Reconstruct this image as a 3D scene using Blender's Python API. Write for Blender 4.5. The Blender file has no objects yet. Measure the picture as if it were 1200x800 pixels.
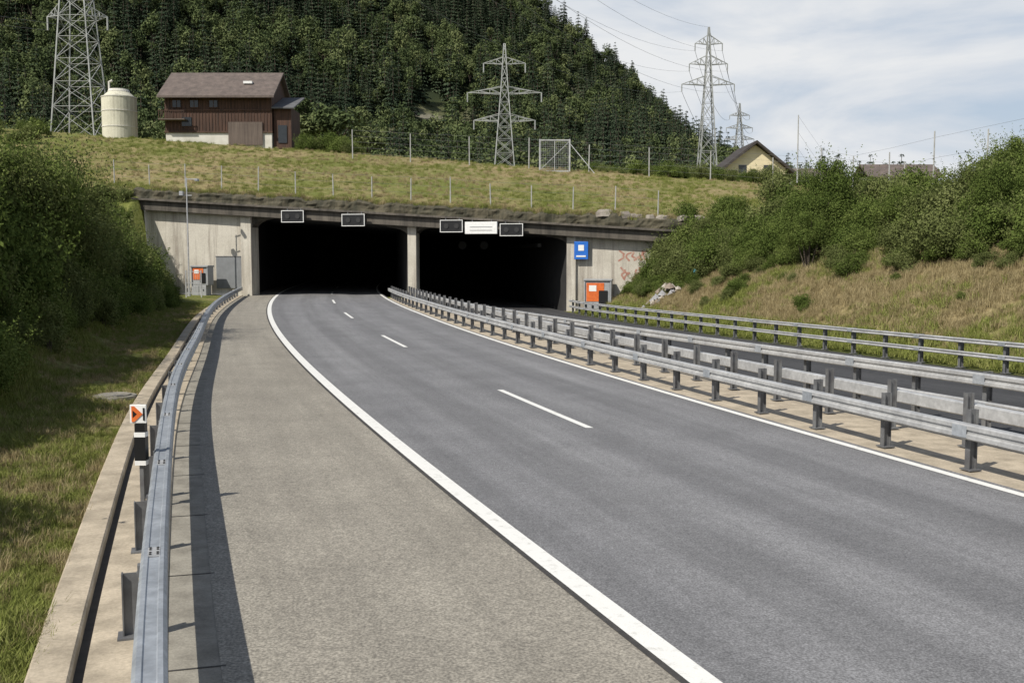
import bpy, math, random
import numpy as np
from mathutils import Vector, Matrix, noise as mnoise
random.seed(7); rng=np.random.default_rng(7)
scene=bpy.context.scene
R=math.radians

# ------------------------------------------------------------------ helpers
def link(o,parent=None):
    scene.collection.objects.link(o)
    if parent: o.parent=parent
    return o
def empty(name,loc=(0,0,0)):
    e=bpy.data.objects.new(name,None); e.location=loc; e.empty_display_size=.3
    return link(e)
def lerp(a,b,t): return a+(b-a)*t
def clamp(x,a=0.,b=1.): return max(a,min(b,x))
def sstep(x,a,b):
    t=clamp((x-a)/(b-a)); return t*t*(3-2*t)
def curve(pts):
    ys=np.array([p[0] for p in pts],float); xs=np.array([p[1] for p in pts],float)
    m=np.gradient(xs,ys)
    def f(y):
        if y<=ys[0]: return float(xs[0]+m[0]*(y-ys[0]))
        if y>=ys[-1]: return float(xs[-1]+m[-1]*(y-ys[-1]))
        i=int(np.searchsorted(ys,y))-1; h=ys[i+1]-ys[i]; t=(y-ys[i])/h
        return float((2*t**3-3*t**2+1)*xs[i]+(t**3-2*t**2+t)*h*m[i]+(-2*t**3+3*t**2)*xs[i+1]+(t**3-t**2)*h*m[i+1])
    return f
def fbm(x,y,z=0,o=4): return mnoise.fractal(Vector((x,y,z)),1.0,2.0,o)

class MB:
    def __init__(s): s.v=[];s.f=[];s.m=[];s.uv=None
    def add(s,v,f,mi=0):
        n=len(s.v); s.v+= [tuple(a) for a in v]; s.f+=[tuple(i+n for i in q) for q in f]; s.m+=[mi]*len(f); return s
    def box(s,c,d,rz=0,mi=0):
        cx,cy,cz=c; dx,dy,dz=[a/2 for a in d]; co,si=math.cos(rz),math.sin(rz); v=[]
        for z in (-dz,dz):
            for x,y in ((-dx,-dy),(dx,-dy),(dx,dy),(-dx,dy)):
                v.append((cx+x*co-y*si,cy+x*si+y*co,cz+z))
        return s.add(v,[(3,2,1,0),(4,5,6,7),(0,1,5,4),(1,2,6,5),(2,3,7,6),(3,0,4,7)],mi)
    def beam(s,p,q,w=.1,mi=0,h=None):
        p=Vector(p);q=Vector(q); d=(q-p).normalized(); up=Vector((0,0,1)) if abs(d.z)<.95 else Vector((0,1,0))
        a=d.cross(up).normalized()*w/2; b=a.cross(d).normalized()*(h or w)/2
        v=[p-a-b,p+a-b,p+a+b,p-a+b,q-a-b,q+a-b,q+a+b,q-a+b]
        return s.add(v,[(0,1,2,3),(7,6,5,4),(1,0,4,5),(2,1,5,6),(3,2,6,7),(0,3,7,4)],mi)
    def cyl(s,p,q,r0,r1=None,n=10,mi=0):
        r1=r0 if r1 is None else r1
        p=Vector(p);q=Vector(q); d=(q-p).normalized(); up=Vector((0,0,1)) if abs(d.z)<.95 else Vector((0,1,0))
        a=d.cross(up).normalized(); b=a.cross(d).normalized(); v=[]
        for c,r in ((p,r0),(q,r1)):
            for i in range(n):
                t=2*math.pi*i/n; v.append(c+a*r*math.cos(t)+b*r*math.sin(t))
        f=[(i,(i+1)%n,n+(i+1)%n,n+i) for i in range(n)]+[tuple(range(n-1,-1,-1)),tuple(range(n,2*n))]
        return s.add(v,f,mi)
    def sweep(s,path,prof,mi=0):
        v=[];k=len(prof);n=len(path)
        for i,p in enumerate(path):
            t=(path[min(i+1,n-1)]-path[max(i-1,0)]); t.z=0; t.normalize(); r=Vector((t.y,-t.x,0))
            for o,z in prof: v.append(p+r*o+Vector((0,0,z)))
        f=[]
        for i in range(n-1):
            for j in range(k):
                f.append((i*k+j,(i+1)*k+j,(i+1)*k+(j+1)%k,i*k+(j+1)%k))
        f.append(tuple(range(k))); f.append(tuple((n-1)*k+j for j in reversed(range(k))))
        return s.add(v,f,mi)
    def obj(s,name,mats,parent=None,smooth=False,bevel=0,loc=None):
        me=bpy.data.meshes.new(name)
        l=Vector(parent.location) if parent else Vector(loc or (0,0,0))
        me.from_pydata([tuple(Vector(a)-l) for a in s.v],[],s.f)
        for m in mats: me.materials.append(m)
        me.polygons.foreach_set('material_index',s.m)
        if smooth: me.polygons.foreach_set('use_smooth',[True]*len(s.f))
        me.validate(); me.update()
        o=bpy.data.objects.new(name,me)
        if not parent and loc: o.location=loc
        link(o,parent)
        if bevel:
            b=o.modifiers.new('bevel','BEVEL'); b.width=bevel; b.segments=2; b.limit_method='ANGLE'
        return o

# ------------------------------------------------------------------ materials
def nt_new(name):
    m=bpy.data.materials.new(name); m.use_nodes=True; nt=m.node_tree; nt.nodes.clear()
    out=nt.nodes.new('ShaderNodeOutputMaterial'); b=nt.nodes.new('ShaderNodeBsdfPrincipled')
    nt.links.new(b.outputs[0],out.inputs[0]); return m,nt,b,out
def N(nt,t,**k):
    n=nt.nodes.new(t)
    for a,b in k.items(): setattr(n,a,b)
    return n
def noise(nt,vec,scale,detail=6,rough=.6):
    n=N(nt,'ShaderNodeTexNoise'); n.inputs['Scale'].default_value=scale; n.inputs['Detail'].default_value=detail; n.inputs['Roughness'].default_value=rough
    if vec is not None: nt.links.new(vec,n.inputs['Vector'])
    return n.outputs['Fac']
def ramp(nt,fac,stops):
    r=N(nt,'ShaderNodeValToRGB'); e=r.color_ramp.elements
    while len(e)<len(stops): e.new(.5)
    for i,(p,c) in enumerate(stops):
        e[i].position=p; e[i].color=(c[0],c[1],c[2],1) if hasattr(c,'__len__') else (c,c,c,1)
    nt.links.new(fac,r.inputs[0]); return r.outputs[0]
def mixc(nt,fac,a,b,mode='MIX'):
    m=N(nt,'ShaderNodeMix',data_type='RGBA',blend_type=mode)
    for s,x in ((m.inputs[0],fac),(m.inputs[6],a),(m.inputs[7],b)):
        if hasattr(x,'is_output'): nt.links.new(x,s)
        elif hasattr(x,'__len__'): s.default_value=(x[0],x[1],x[2],1)
        else: s.default_value=x
    return m.outputs[2]
def coord(nt,kind='Object',scale=(1,1,1)):
    t=N(nt,'ShaderNodeTexCoord'); mp=N(nt,'ShaderNodeMapping'); mp.inputs['Scale'].default_value=scale
    nt.links.new(t.outputs[kind],mp.inputs[0]); return mp.outputs[0]
def bump(nt,b,h,strength=.3,dist=.02):
    n=N(nt,'ShaderNodeBump'); n.inputs['Strength'].default_value=strength; n.inputs['Distance'].default_value=dist
    nt.links.new(h,n.inputs['Height']); nt.links.new(n.outputs[0],b.inputs['Normal'])
def mat(name,c1,c2=None,scale=4,rough=.8,bmp=0,metal=0,stretch=(1,1,1),lo=.35,hi=.65,dist=.02,fine=None):
    m,nt,b,_=nt_new(name); b.inputs['Roughness'].default_value=rough; b.inputs['Metallic'].default_value=metal
    co=coord(nt,'Object',stretch)
    c2=c2 or tuple(x*.8 for x in c1)
    f=noise(nt,co,scale)
    col=ramp(nt,f,[(lo,c2),(hi,c1)])
    if fine:
        g=noise(nt,co,fine,3); col=mixc(nt,.5,col,ramp(nt,g,[(.3,.35),(.7,.65)]),'OVERLAY')
    nt.links.new(col,b.inputs['Base Color'])
    if bmp: bump(nt,b,noise(nt,co,scale*6,4),bmp,dist)
    return m

def asphalt(name,c_lo,c_hi,grain,tracks=True):
    m,nt,b,_=nt_new(name); b.inputs['Roughness'].default_value=.82
    uv=coord(nt,'UV'); co=coord(nt,'Object')
    big=noise(nt,coord(nt,'UV',(.9,.05,1)),1.0,5)
    med=noise(nt,co,.7,6)
    col=ramp(nt,big,[(.3,c_lo),(.7,c_hi)])
    col=mixc(nt,.6,col,ramp(nt,med,[(.3,.40),(.7,.60)]),'OVERLAY')
    g=noise(nt,co,grain,2,.7); g2=noise(nt,co,grain*.23,3,.7)
    col=mixc(nt,.75,col,ramp(nt,g,[(.32,.22),(.5,.5),(.68,.82)]),'OVERLAY')
    col=mixc(nt,.5,col,ramp(nt,g2,[(.3,.34),(.7,.68)]),'OVERLAY')
    if tracks:
        w=N(nt,'ShaderNodeTexWave',wave_type='BANDS',bands_direction='X'); w.inputs['Scale'].default_value=.17; w.inputs['Distortion'].default_value=.9; w.inputs['Detail'].default_value=3
        w.inputs['Detail Scale'].default_value=.3
        nt.links.new(uv,w.inputs['Vector'])
        col=mixc(nt,.4,col,ramp(nt,w.outputs['Fac'],[(.2,.38),(.8,.6)]),'OVERLAY')
        st=noise(nt,coord(nt,'UV',(3.5,.12,1)),1.0,4)
        col=mixc(nt,.35,col,ramp(nt,st,[(.3,.38),(.7,.66)]),'OVERLAY')
    else:
        st=noise(nt,coord(nt,'UV',(2.0,.10,1)),1.0,4)
        col=mixc(nt,.4,col,ramp(nt,st,[(.3,.36),(.7,.64)]),'OVERLAY')
    nt.links.new(col,b.inputs['Base Color'])
    bump(nt,b,g,.35,.006)
    return m
M_road=asphalt('asphalt_main',(.138,.138,.143),(.182,.182,.186),45)
M_shoulder=asphalt('asphalt_shoulder',(.21,.192,.16),(.265,.245,.205),38,tracks=False)
M_opp=asphalt('asphalt_opposite',(.03,.03,.032),(.05,.05,.052),40)  # near-black colour stands in for the shade in the rail gaps
M_tar=mat('tar_joint',(.035,.033,.03),(.06,.055,.05),8,.7)
def paintmat():
    m,nt,b,_=nt_new('road_paint'); b.inputs['Roughness'].default_value=.6
    co=coord(nt); f=noise(nt,co,6,8,.75); g=noise(nt,co,60,3,.7)
    col=ramp(nt,f,[(.28,(.46,.45,.41)),(.46,(.74,.735,.70))])
    col=mixc(nt,.4,col,ramp(nt,g,[(.3,.3),(.6,.6)]),'OVERLAY')
    nt.links.new(col,b.inputs['Base Color']); bump(nt,b,g,.3,.004); return m
M_paint=paintmat()
M_kerb=mat('kerb_concrete',(.48,.41,.31),(.30,.255,.19),2.2,.9,.3,fine=30)
M_gutter=mat('gutter_concrete',(.30,.28,.235),(.19,.175,.145),3,.9,.3,fine=40)
M_steel=mat('galvanised_steel',(.42,.45,.485),(.30,.325,.355),2.5,.45,0,.35,fine=14)
M_steel2=mat('galvanised_steel_weathered',(.50,.505,.505),(.36,.365,.37),1.5,.5,0,.25,fine=10)
M_post=mat('post_steel',(.19,.195,.20),(.11,.11,.115),4,.6,0,.3)
M_bolt=mat('bolt_dark',(.05,.05,.05),None,10,.5,0,.5)
M_black=mat('black_plastic',(.012,.012,.013),None,8,.4)
M_white=mat('white_plastic',(.8,.8,.78),(.7,.7,.68),6,.5)
M_orange=mat('orange_paint',(.70,.16,.03),(.55,.11,.02),5,.5)
M_blue=mat('blue_sign',(.02,.15,.58),None,5,.4)
M_grey=mat('grey_paint',(.34,.35,.36),None,3,.5)
M_cyan=mat('cyan_plastic',(.15,.5,.6),None,3,.5)
def concrete(name,c1,c2,stain=(.08,.075,.065),lo=.52,hi=.72):
    m,nt,b,_=nt_new(name); b.inputs['Roughness'].default_value=.9
    co=coord(nt); f=noise(nt,co,.5,8,.65); s=noise(nt,coord(nt,'Object',(1.6,1.6,.12)),1.0,6,.7)
    col=ramp(nt,f,[(.3,c2),(.7,c1)])
    col=mixc(nt,ramp(nt,s,[(lo,0),(hi,.75)]),col,stain)
    g=noise(nt,co,12,4); col=mixc(nt,.4,col,ramp(nt,g,[(.3,.35),(.7,.65)]),'OVERLAY')
    nt.links.new(col,b.inputs['Base Color']); bump(nt,b,g,.3,.02); return m
M_conc=concrete('portal_concrete',(.56,.53,.46),(.42,.39,.33),(.2,.17,.14),.48,.68)
M_beam=concrete('beam_concrete_weathered',(.14,.122,.10),(.07,.063,.052),(.03,.027,.023),.45,.65)
M_moss=concrete('mossy_concrete',(.11,.095,.06),(.045,.042,.028),(.02,.022,.012),.45,.62)
M_dark=mat('tunnel_lining',(.028,.027,.026),(.018,.018,.018),1,.95)  # sooty lining; darkness of the unlit bore is put into the colour too

def ground_mat(name):
    m,nt,b,_=nt_new(name); b.inputs['Roughness'].default_value=1; b.inputs['Specular IOR Level'].default_value=.1
    co=coord(nt); 
    f=noise(nt,co,.25,8,.65); g=noise(nt,co,3.0,6,.7); h=noise(nt,co,14,4,.7)
    green=ramp(nt,g,[(.3,(.08,.095,.022)),(.5,(.145,.162,.044)),(.72,(.225,.225,.085))])
    dry=ramp(nt,g,[(.3,(.17,.135,.062)),(.5,(.27,.215,.11)),(.75,(.39,.32,.19))])
    at=N(nt,'ShaderNodeAttribute',attribute_name='dry')
    ad=N(nt,'ShaderNodeMath',operation='ADD'); nt.links.new(at.outputs['Fac'],ad.inputs[0])
    s=N(nt,'ShaderNodeMath',operation='MULTIPLY_ADD'); nt.links.new(f,s.inputs[0]); s.inputs[1].default_value=2.2; s.inputs[2].default_value=-1.1
    nt.links.new(s.outputs[0],ad.inputs[1])
    col=mixc(nt,ramp(nt,ad.outputs[0],[(.2,0),(.85,1)]),green,dry)
    rk=N(nt,'ShaderNodeAttribute',attribute_name='rock')
    fr=noise(nt,coord(nt,'Object',(1,1,.5)),.12,8,.7)
    rock=ramp(nt,fr,[(.38,(.06,.065,.035)),(.52,(.19,.175,.135)),(.72,(.33,.31,.27))])
    col=mixc(nt,rk.outputs['Fac'],col,rock)
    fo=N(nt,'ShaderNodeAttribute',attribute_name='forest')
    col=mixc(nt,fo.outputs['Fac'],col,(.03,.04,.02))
    col=mixc(nt,.7,col,ramp(nt,h,[(.3,.25),(.7,.75)]),'OVERLAY')
    nt.links.new(col,b.inputs['Base Color']); bump(nt,b,h,.8,.08); return m
M_ground=ground_mat('grass_ground')

def leafmat(name,dark,mid,light,trans=.3,rv=.55):
    m=bpy.data.materials.new(name); m.use_nodes=True; nt=m.node_tree; nt.nodes.clear()
    out=N(nt,'ShaderNodeOutputMaterial'); d=N(nt,'ShaderNodeBsdfDiffuse')
    at=N(nt,'ShaderNodeAttribute',attribute_name='lv'); oi=N(nt,'ShaderNodeObjectInfo')
    a=N(nt,'ShaderNodeMath',operation='MULTIPLY_ADD'); nt.links.new(oi.outputs['Random'],a.inputs[0]); a.inputs[1].default_value=rv
    nt.links.new(at.outputs['Fac'],a.inputs[2])
    mu=N(nt,'ShaderNodeMath',operation='MULTIPLY'); nt.links.new(a.outputs[0],mu.inputs[0]); mu.inputs[1].default_value=1/(1+rv)
    c=ramp(nt,mu.outputs[0],[(.05,dark),(.5,mid),(.95,light)])
    nt.links.new(c,d.inputs[0])
    if trans>0:
        t=N(nt,'ShaderNodeBsdfTranslucent'); mx=N(nt,'ShaderNodeMixShader'); mx.inputs[0].default_value=trans
        nt.links.new(c,t.inputs[0]); nt.links.new(d.outputs[0],mx.inputs[1]); nt.links.new(t.outputs[0],mx.inputs[2]); nt.links.new(mx.outputs[0],out.inputs[0])
    else: nt.links.new(d.outputs[0],out.inputs[0])
    return m
M_leaf=leafmat('shrub_leaves',(.05,.075,.02),(.11,.15,.038),(.20,.24,.075),.25)
M_leaf2=leafmat('shrub_leaves_olive',(.07,.085,.03),(.135,.16,.055),(.22,.24,.10),.25)
M_con=leafmat('conifer_needles',(.022,.036,.024),(.05,.07,.042),(.10,.122,.07),0,.9)  # needle green greyed to carry the hillside haze in the colour
M_dec=leafmat('broadleaf_foliage',(.04,.056,.026),(.085,.11,.046),(.17,.19,.085),0,.9)  # foliage green also lightened and greyed for haze
M_grass=leafmat('grass_blades',(.10,.125,.03),(.18,.205,.052),(.31,.31,.12),0)
M_dry=leafmat('dry_grass_blades',(.17,.135,.068),(.30,.245,.13),(.45,.38,.23),0)
M_bark=mat('bark',(.09,.07,.05),(.05,.04,.03),6,.95)

# ------------------------------------------------------------------ alignment of the motorway
def C(Y): return -3.8-(.365*(Y-36.7)-.0011*(Y*Y-1347))
def L(Y): return C(Y)-4.07-.009*(Y-10)
def Rl(Y): return C(Y)+min(4.25,3.7+.012*(Y-13))
G=curve([(0,-.05),(5.85,-2.14),(8.7,-3.1),(11.47,-4.0),(20.1,-6.7),(33.7,-10.4),(55.6,-16.2),(81,-21.7),(94,-24.2)])
def Mf(Y): return Rl(Y)+.5
def Mr(Y): return Rl(Y)+3.7
T=curve([(0,24.5),(15,19.8),(31,15.0),(50,10.2),(65,6.9),(78,4.6),(95,1.2)])
def F(X): return 88-.2*(max(-60,min(40,X))+30)
def dz(Y): return clamp(.2+.8*(Y-25)/50,.1,1.0)
def zroad(X,Y): return -sstep(X,Mf(Y)+1.2,Mf(Y)+3.6)*dz(Y)
def bb(X): return 7.2-.066*(X+31)
def bt(X): return bb(X)+1.75
toeL=curve([(0,1.8),(20,2.4),(60,2.2),(72,3.5),(86,9)])
def zg(X,Y):
    z=zroad(X,Y)-.03
    d=G(Y)-.9-X
    if d>0:
        z+=.06*min(d,1.5)+.04*fbm(X*.8,Y*.8)
        dd=G(Y)-toeL(Y)-.6-X
        if dd>0: z+=6.0*(1-math.exp(-.55*dd/6.0))*(1+.06*fbm(X*.15,Y*.15))*sstep(dd,-.5,1.5)
    d=X-T(Y)-1.0
    if d>0:
        z+=.05*fbm(X*.8,Y*.8)
        dd=d-1.4+.5*fbm(X*.1,Y*.1)
        if dd>0: z+=8.2*(1-math.exp(-.75*dd/8.2))
    if X<-31.0 or X>9:
        top=bt(X)-.3 if X<0 else (bt(max(X,14))-.3 if X>14 else -1+(X-9)*1.25)
        z=max(z,top-(F(X)-.3-Y)*.8)
    return z
ridge=curve([(-1500,420),(-600,390),(-300,330),(-100,218),(-23,157),(30,113),(41,103),(73,78),(92,55),(105,39),(124,24),(142,14),(180,11),(1500,10)])
def U(X,Y):
    d=Y-F(X)
    Xc=max(-75,min(60,X))
    b=bt(Xc)-.12; r=13-.09*Xc
    t=clamp(d/29.0); z=b+(r-b)*(t**.9)
    if d>0: z+=.12*fbm(X*.2,Y*.2)*min(1,d)
    s=clamp((Y-225)/325)
    if s>0:
        z+=max(0,(ridge(X)-r))*(s**1.45)
        z+=(9*fbm(X*.012,Y*.012,3)+3*fbm(X*.06,Y*.06,5))*s
    if Y>550: z-=min(z-5,(Y-550)*.25)
    return z

# ------------------------------------------------------------------ terrain sheets
def sheet(name,cols,rowf,nrow,zf,drf,mat_):
    v=[];f=[];dry=[];rock=[];fo=[]
    for j in range(nrow):
        for X in cols:
            Y=rowf(j,X); v.append((X,Y,zf(X,Y))); a,b,c=drf(X,Y,v[-1][2]); dry.append(a);rock.append(b);fo.append(c)
    n=len(cols)
    for j in range(nrow-1):
        for i in range(n-1): f.append((j*n+i,j*n+i+1,(j+1)*n+i+1,(j+1)*n+i))
    me=bpy.data.meshes.new(name); me.from_pydata(v,[],f); me.materials.append(mat_)
    for nm,arr in (('dry',dry),('rock',rock),('forest',fo)):
        at=me.attributes.new(nm,'FLOAT','POINT'); at.data.foreach_set('value',arr)
    me.polygons.foreach_set('use_smooth',[True]*len(f)); me.update()
    return link(bpy.data.objects.new(name,me))
cols=[-1800,-1200,-800,-500,-300,-200,-140,-100,-80,-65]+list(np.arange(-55,36,.65))+[40,48,60,80,110,160,250,400,700,1200,1800]
cols=[float(c) for c in cols]
ts=[-1500,-900,-500,-250,-120,-60,-35,-20,-12,-6]+list(np.linspace(-2,100,160))
def rf(j,X):
    y=ts[j]
    return float(y) if y<=-2 else -2+(y+2)/102*(F(X)-.15+2)
def dryR(X,Y):
    d=X-T(Y)-1
    return sstep(d,1.6,3.0)*(1-sstep(d,7.5,12))*clamp(.92+1.2*fbm(X*.13,Y*.13,8))
def dr(X,Y,z):
    if X-T(Y)-1>0: return (.08+.85*dryR(X,Y),0,0)
    return (.20+.25*sstep(G(Y)-X,.8,1.2)*(1-sstep(G(Y)-X,1.2,2.2)),0,0)
sheet('ground',cols,rf,len(ts),zg,dr,M_ground)
def rockf(X,Y):
    a=fbm(X*.013+4,Y*.013,9,3)
    p=math.exp(-((X+35)/22)**2-((Y-330)/45)**2)+.8*math.exp(-((X+10)/14)**2-((Y-380)/35)**2)+.8*math.exp(-((X-25)/14)**2-((Y-500)/30)**2)
    return clamp((p*1.4+(a-.4)*2.2)*(1-sstep(-X,60,90)))
cols2=[-1800,-1200,-800,-600,-500,-420]+list(np.arange(-380,-70,8))+list(np.arange(-70,40,1.6))+list(np.arange(40,200,5))+[220,260,320,400,600,900,1300,1800]
ds=[0,.4,1,2,3,4,5,6,8,10,12,14,16,18,20,22,24,26,28,29,30,32,36,42,50,60,75,90,105,120,132,140,150]+list(np.arange(158,480,8))+[500,560,650,800,1100,1600,2400]
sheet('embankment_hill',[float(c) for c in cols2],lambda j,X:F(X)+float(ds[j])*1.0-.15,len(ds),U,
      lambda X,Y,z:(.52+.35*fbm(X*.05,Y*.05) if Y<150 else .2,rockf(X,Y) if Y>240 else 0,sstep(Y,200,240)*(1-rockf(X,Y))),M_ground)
mb=MB(); pts=[(-200,420),(150,520),(300,430),(354,385),(400,335),(440,290),(480,250),(520,190),(600,130),(760,80),(1100,60),(2200,70),(3500,60)]
fm=curve(pts); xs=list(np.linspace(-400,3500,160)); v=[];f=[]
for j in range(14):
    for x in xs:
        t=j/13; v.append((x,2300+t*500,-20+max(30,fm(x)+14*fbm(x*.01,t*2)+6*fbm(x*.05,3))*t**.8))
n=len(xs)
for j in range(13):
    for i in range(n-1): f.append((j*n+i,j*n+i+1,(j+1)*n+i+1,(j+1)*n+i))
mb.add(v,f); mb.obj('distant_mountain',[mat('distant_haze_forest',(.15,.20,.24),(.10,.145,.18),.02,1)],smooth=True)  # blue-grey distance haze mixed into the forest colour

# ------------------------------------------------------------------ road ribbons
def ribbon(name,fa,fb,y0,y1,zo,m,step=1.5,nc=1,zf=zroad,parent=None):
    ys=np.arange(y0,y1+.01,step); v=[];f=[];uv=[]
    for y in ys:
        for k in range(nc+1):
            x=lerp(fa(y),fb(y),k/nc); v.append((x,float(y),zf(x,y)+zo)); uv.append(((x-C(y))*.95,float(y)))
    w=nc+1
    for i in range(len(ys)-1):
        for k in range(nc): f.append((i*w+k,i*w+k+1,(i+1)*w+k+1,(i+1)*w+k))
    me=bpy.data.meshes.new(name); me.from_pydata(v,[],f); me.materials.append(m)
    u=me.uv_layers.new(name='UVMap')
    for lp in me.loops: u.data[lp.index].uv=uv[lp.vertex_index]
    me.update(); return link(bpy.data.objects.new(name,me),parent)
YE=150
road=ribbon('motorway_road',lambda y:L(y)-.05,lambda y:Rl(y)+.2,-60,YE,.004,M_road,nc=4)
ribbon('hard_shoulder',lambda y:G(y)+.52,lambda y:L(y)-.05,-60,YE,.006,M_shoulder,nc=3)
ribbon('gutter',lambda y:G(y)+.08,lambda y:G(y)+.52,-60,86,.003,M_gutter)
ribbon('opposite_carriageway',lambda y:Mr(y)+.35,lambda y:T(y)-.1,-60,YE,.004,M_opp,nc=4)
ribbon('median_strip',lambda y:Rl(y)+.2,lambda y:Mr(y)+.35,-60,82,.002,M_kerb,nc=8)
mk=empty('road_markings')
ribbon('edge_line_outer',lambda y:L(y)-.0,lambda y:L(y)+.25,-60,YE,.011,M_paint,parent=mk)
ribbon('tar_seam',lambda y:L(y)-.07,lambda y:L(y)-.0,-60,YE,.0095,M_tar,parent=mk)
ribbon('edge_line_inner',lambda y:Rl(y)-.1,lambda y:Rl(y)+.07,-60,YE,.011,M_paint,parent=mk)
for k in range(-4,8):
    y0=19.3+17.5*k; 
    ribbon('lane_dash',lambda y:C(y)-.075,lambda y:C(y)+.075,y0,y0+5.6,.010,M_paint,step=.7,parent=mk)
m=MB()
for y in np.arange(3,80,2.4):
    x=G(y); m.add([(x+.08,y,.0075),(x+.52,y+.12,.0075),(x+.52,y+.145,.0075),(x+.08,y+.025,.0075)],[(0,1,2,3)])
m.obj('gutter_cross_lines',[M_tar],mk)  # thin dark lines across the gutter at even spacing
mb=MB(); path=[Vector((G(y),y,0)) for y in np.arange(-20,86.5,1.0)]
mb.sweep(path,[(-.92,-.1),(-.92,.10),(-.90,.12),(-.62,.12),(-.60,.10),(-.60,-.1)])
mb.sweep(path,[(-.52,-.1),(-.52,.035),(.07,.035),(.09,.0),(.09,-.1)])
mb.obj('kerb',[M_kerb])
mb=MB(); mb.sweep(path,[(-.60,-.1),(-.60,.004),(-.52,.004),(-.52,-.1)])
mb.obj('drain_channel',[M_tar])
cx,cy=-9.0,23.0; zc=zg(cx,cy)
m=MB(); m.cyl((cx,cy,zc-.2),(cx,cy,zc+.12),.5,.48,24,0); m.cyl((cx,cy,zc+.12),(cx,cy,zc+.15),.36,.36,24,0); m.obj('inspection_cover',[M_gutter],loc=(cx,cy,zc))

# ------------------------------------------------------------------ guard rails
def pathf(f,y0,y1,st=1.0,zf=None):
    out=[]
    for y in np.arange(y0,y1+.001,st):
        x=f(y); out.append(Vector((x,float(y),zroad(x,y) if zf is None else zf(x,y))))
    return out
def station(path,spacing):
    out=[];acc=0;nxt=0
    for a,b in zip(path[:-1],path[1:]):
        l=(b-a).length
        while nxt<=acc+l:
            t=(nxt-acc)/l; p=a.lerp(b,t); d=(b-a).normalized(); out.append((p,d)); nxt+=spacing
        acc+=l
    return out
def boxrail(w,z0,z1,c=.025):
    return [(-w,z0+c),(-w,z1-c),(-w+c,z1),(-w*.45,z1),(-w*.38,z1-.012),(w*.38,z1-.012),(w*.45,z1),(w-c,z1),(w,z1-c),(w,(z0+z1)/2+.05),(w-.025,(z0+z1)/2+.02),(w-.025,(z0+z1)/2-.02),(w,(z0+z1)/2-.05),(w,z0+c),(w-c,z0),(-w+c,z0)]
def faceleft(w,z0,z1,c=.02):
    zm=(z0+z1)/2
    return [(-w,z0+c),(-w,zm-.04),(-w+.03,zm-.02),(-w+.03,zm+.02),(-w,zm+.04),(-w,z1-c),(-w+c,z1),(w-c,z1),(w,z1-c),(w,z0+c),(w-c,z0),(-w+c,z0)]
e=empty('guardrail',(G(20),20,0))
p=pathf(G,1,86.3,.75)
MB().sweep(p,boxrail(.105,.47,.75)).obj('box_beam',[M_steel],e)
mb=MB();mp=MB();bo=MB()
for i,(q,d) in enumerate(station(p,1.333)):
    r=Vector((d.y,-d.x,0)); a=math.atan2(d.y,d.x)
    if i%2==0:
        b=q-r*.20
        mb.box((b.x,b.y,.31),(.014,.11,.55),a)
        for s in (-.061,.061):
            c=b-r*s; mb.box((c.x,c.y,.31),(.085,.012,.55),a)
        mb.box((q.x-r.x*.122,q.y-r.y*.122,.60),(.09,.03,.10),a)
        mb.box((b.x,b.y,.044),(.2,.22,.018),a)
    if i%3==0:
        mp.box((q.x,q.y,.7475),(.26,.10,.012),a)
        for u in (-.1,-.045,.045,.1):
            for w in (-.03,.03):
                c=q+d*u+r*w; bo.cyl((c.x,c.y,.752),(c.x,c.y,.762),.011,n=7)
mb.obj('posts',[M_post],e); mp.obj('splice_plates',[M_steel2],e); bo.obj('bolts',[M_bolt],e)
def barrier(f,y0,y1,beams,sp=2.0,ph=.98,side=1):
    e=empty('guardrail',(f(30),30,0)); p=pathf(f,y0,y1,.8)
    b=MB()
    for z0,z1,w in beams:
        b.sweep(p,[((x-.075-w)*side,z) for x,z in faceleft(w,z0,z1)][::side])
    b.obj('beams',[M_steel2],e)
    m=MB(); s=MB()
    for i,(q,d) in enumerate(station(p,sp)):
        r=Vector((d.y,-d.x,0)); a=math.atan2(d.y,d.x); c=q
        m.box((c.x,c.y,c.z+ph/2),(.014,.12,ph),a)
        for t in(-.066,.066):
            k=c+r*t; m.box((k.x,k.y,c.z+ph/2),(.10,.012,ph),a)
        m.box((c.x,c.y,c.z+.03),(.22,.22,.02),a)
        if i%2==0 and side>0:
            for z0,z1,w in beams:
                k=q-r*(.0785+2*w); s.box((k.x,k.y,c.z+(z0+z1)/2),(.30,.007,(z1-z0)*.75),a)
    m.obj('posts',[M_post],e); s.obj('splice_plates',[M_steel],e)
barrier(Mf,4,82.5,[(.52,.75,.08)],ph=.95)
barrier(lambda y:Rl(y)+1.9,4,82.5,[(.52,.75,.08)],ph=.95,side=-1)
barrier(Mr,4,82,[(.94,1.17,.07),(.48,.64,.05)],ph=1.2)
barrier(T,8,79,[(.84,.99,.06),(.42,.57,.05)],ph=1.0)

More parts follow.
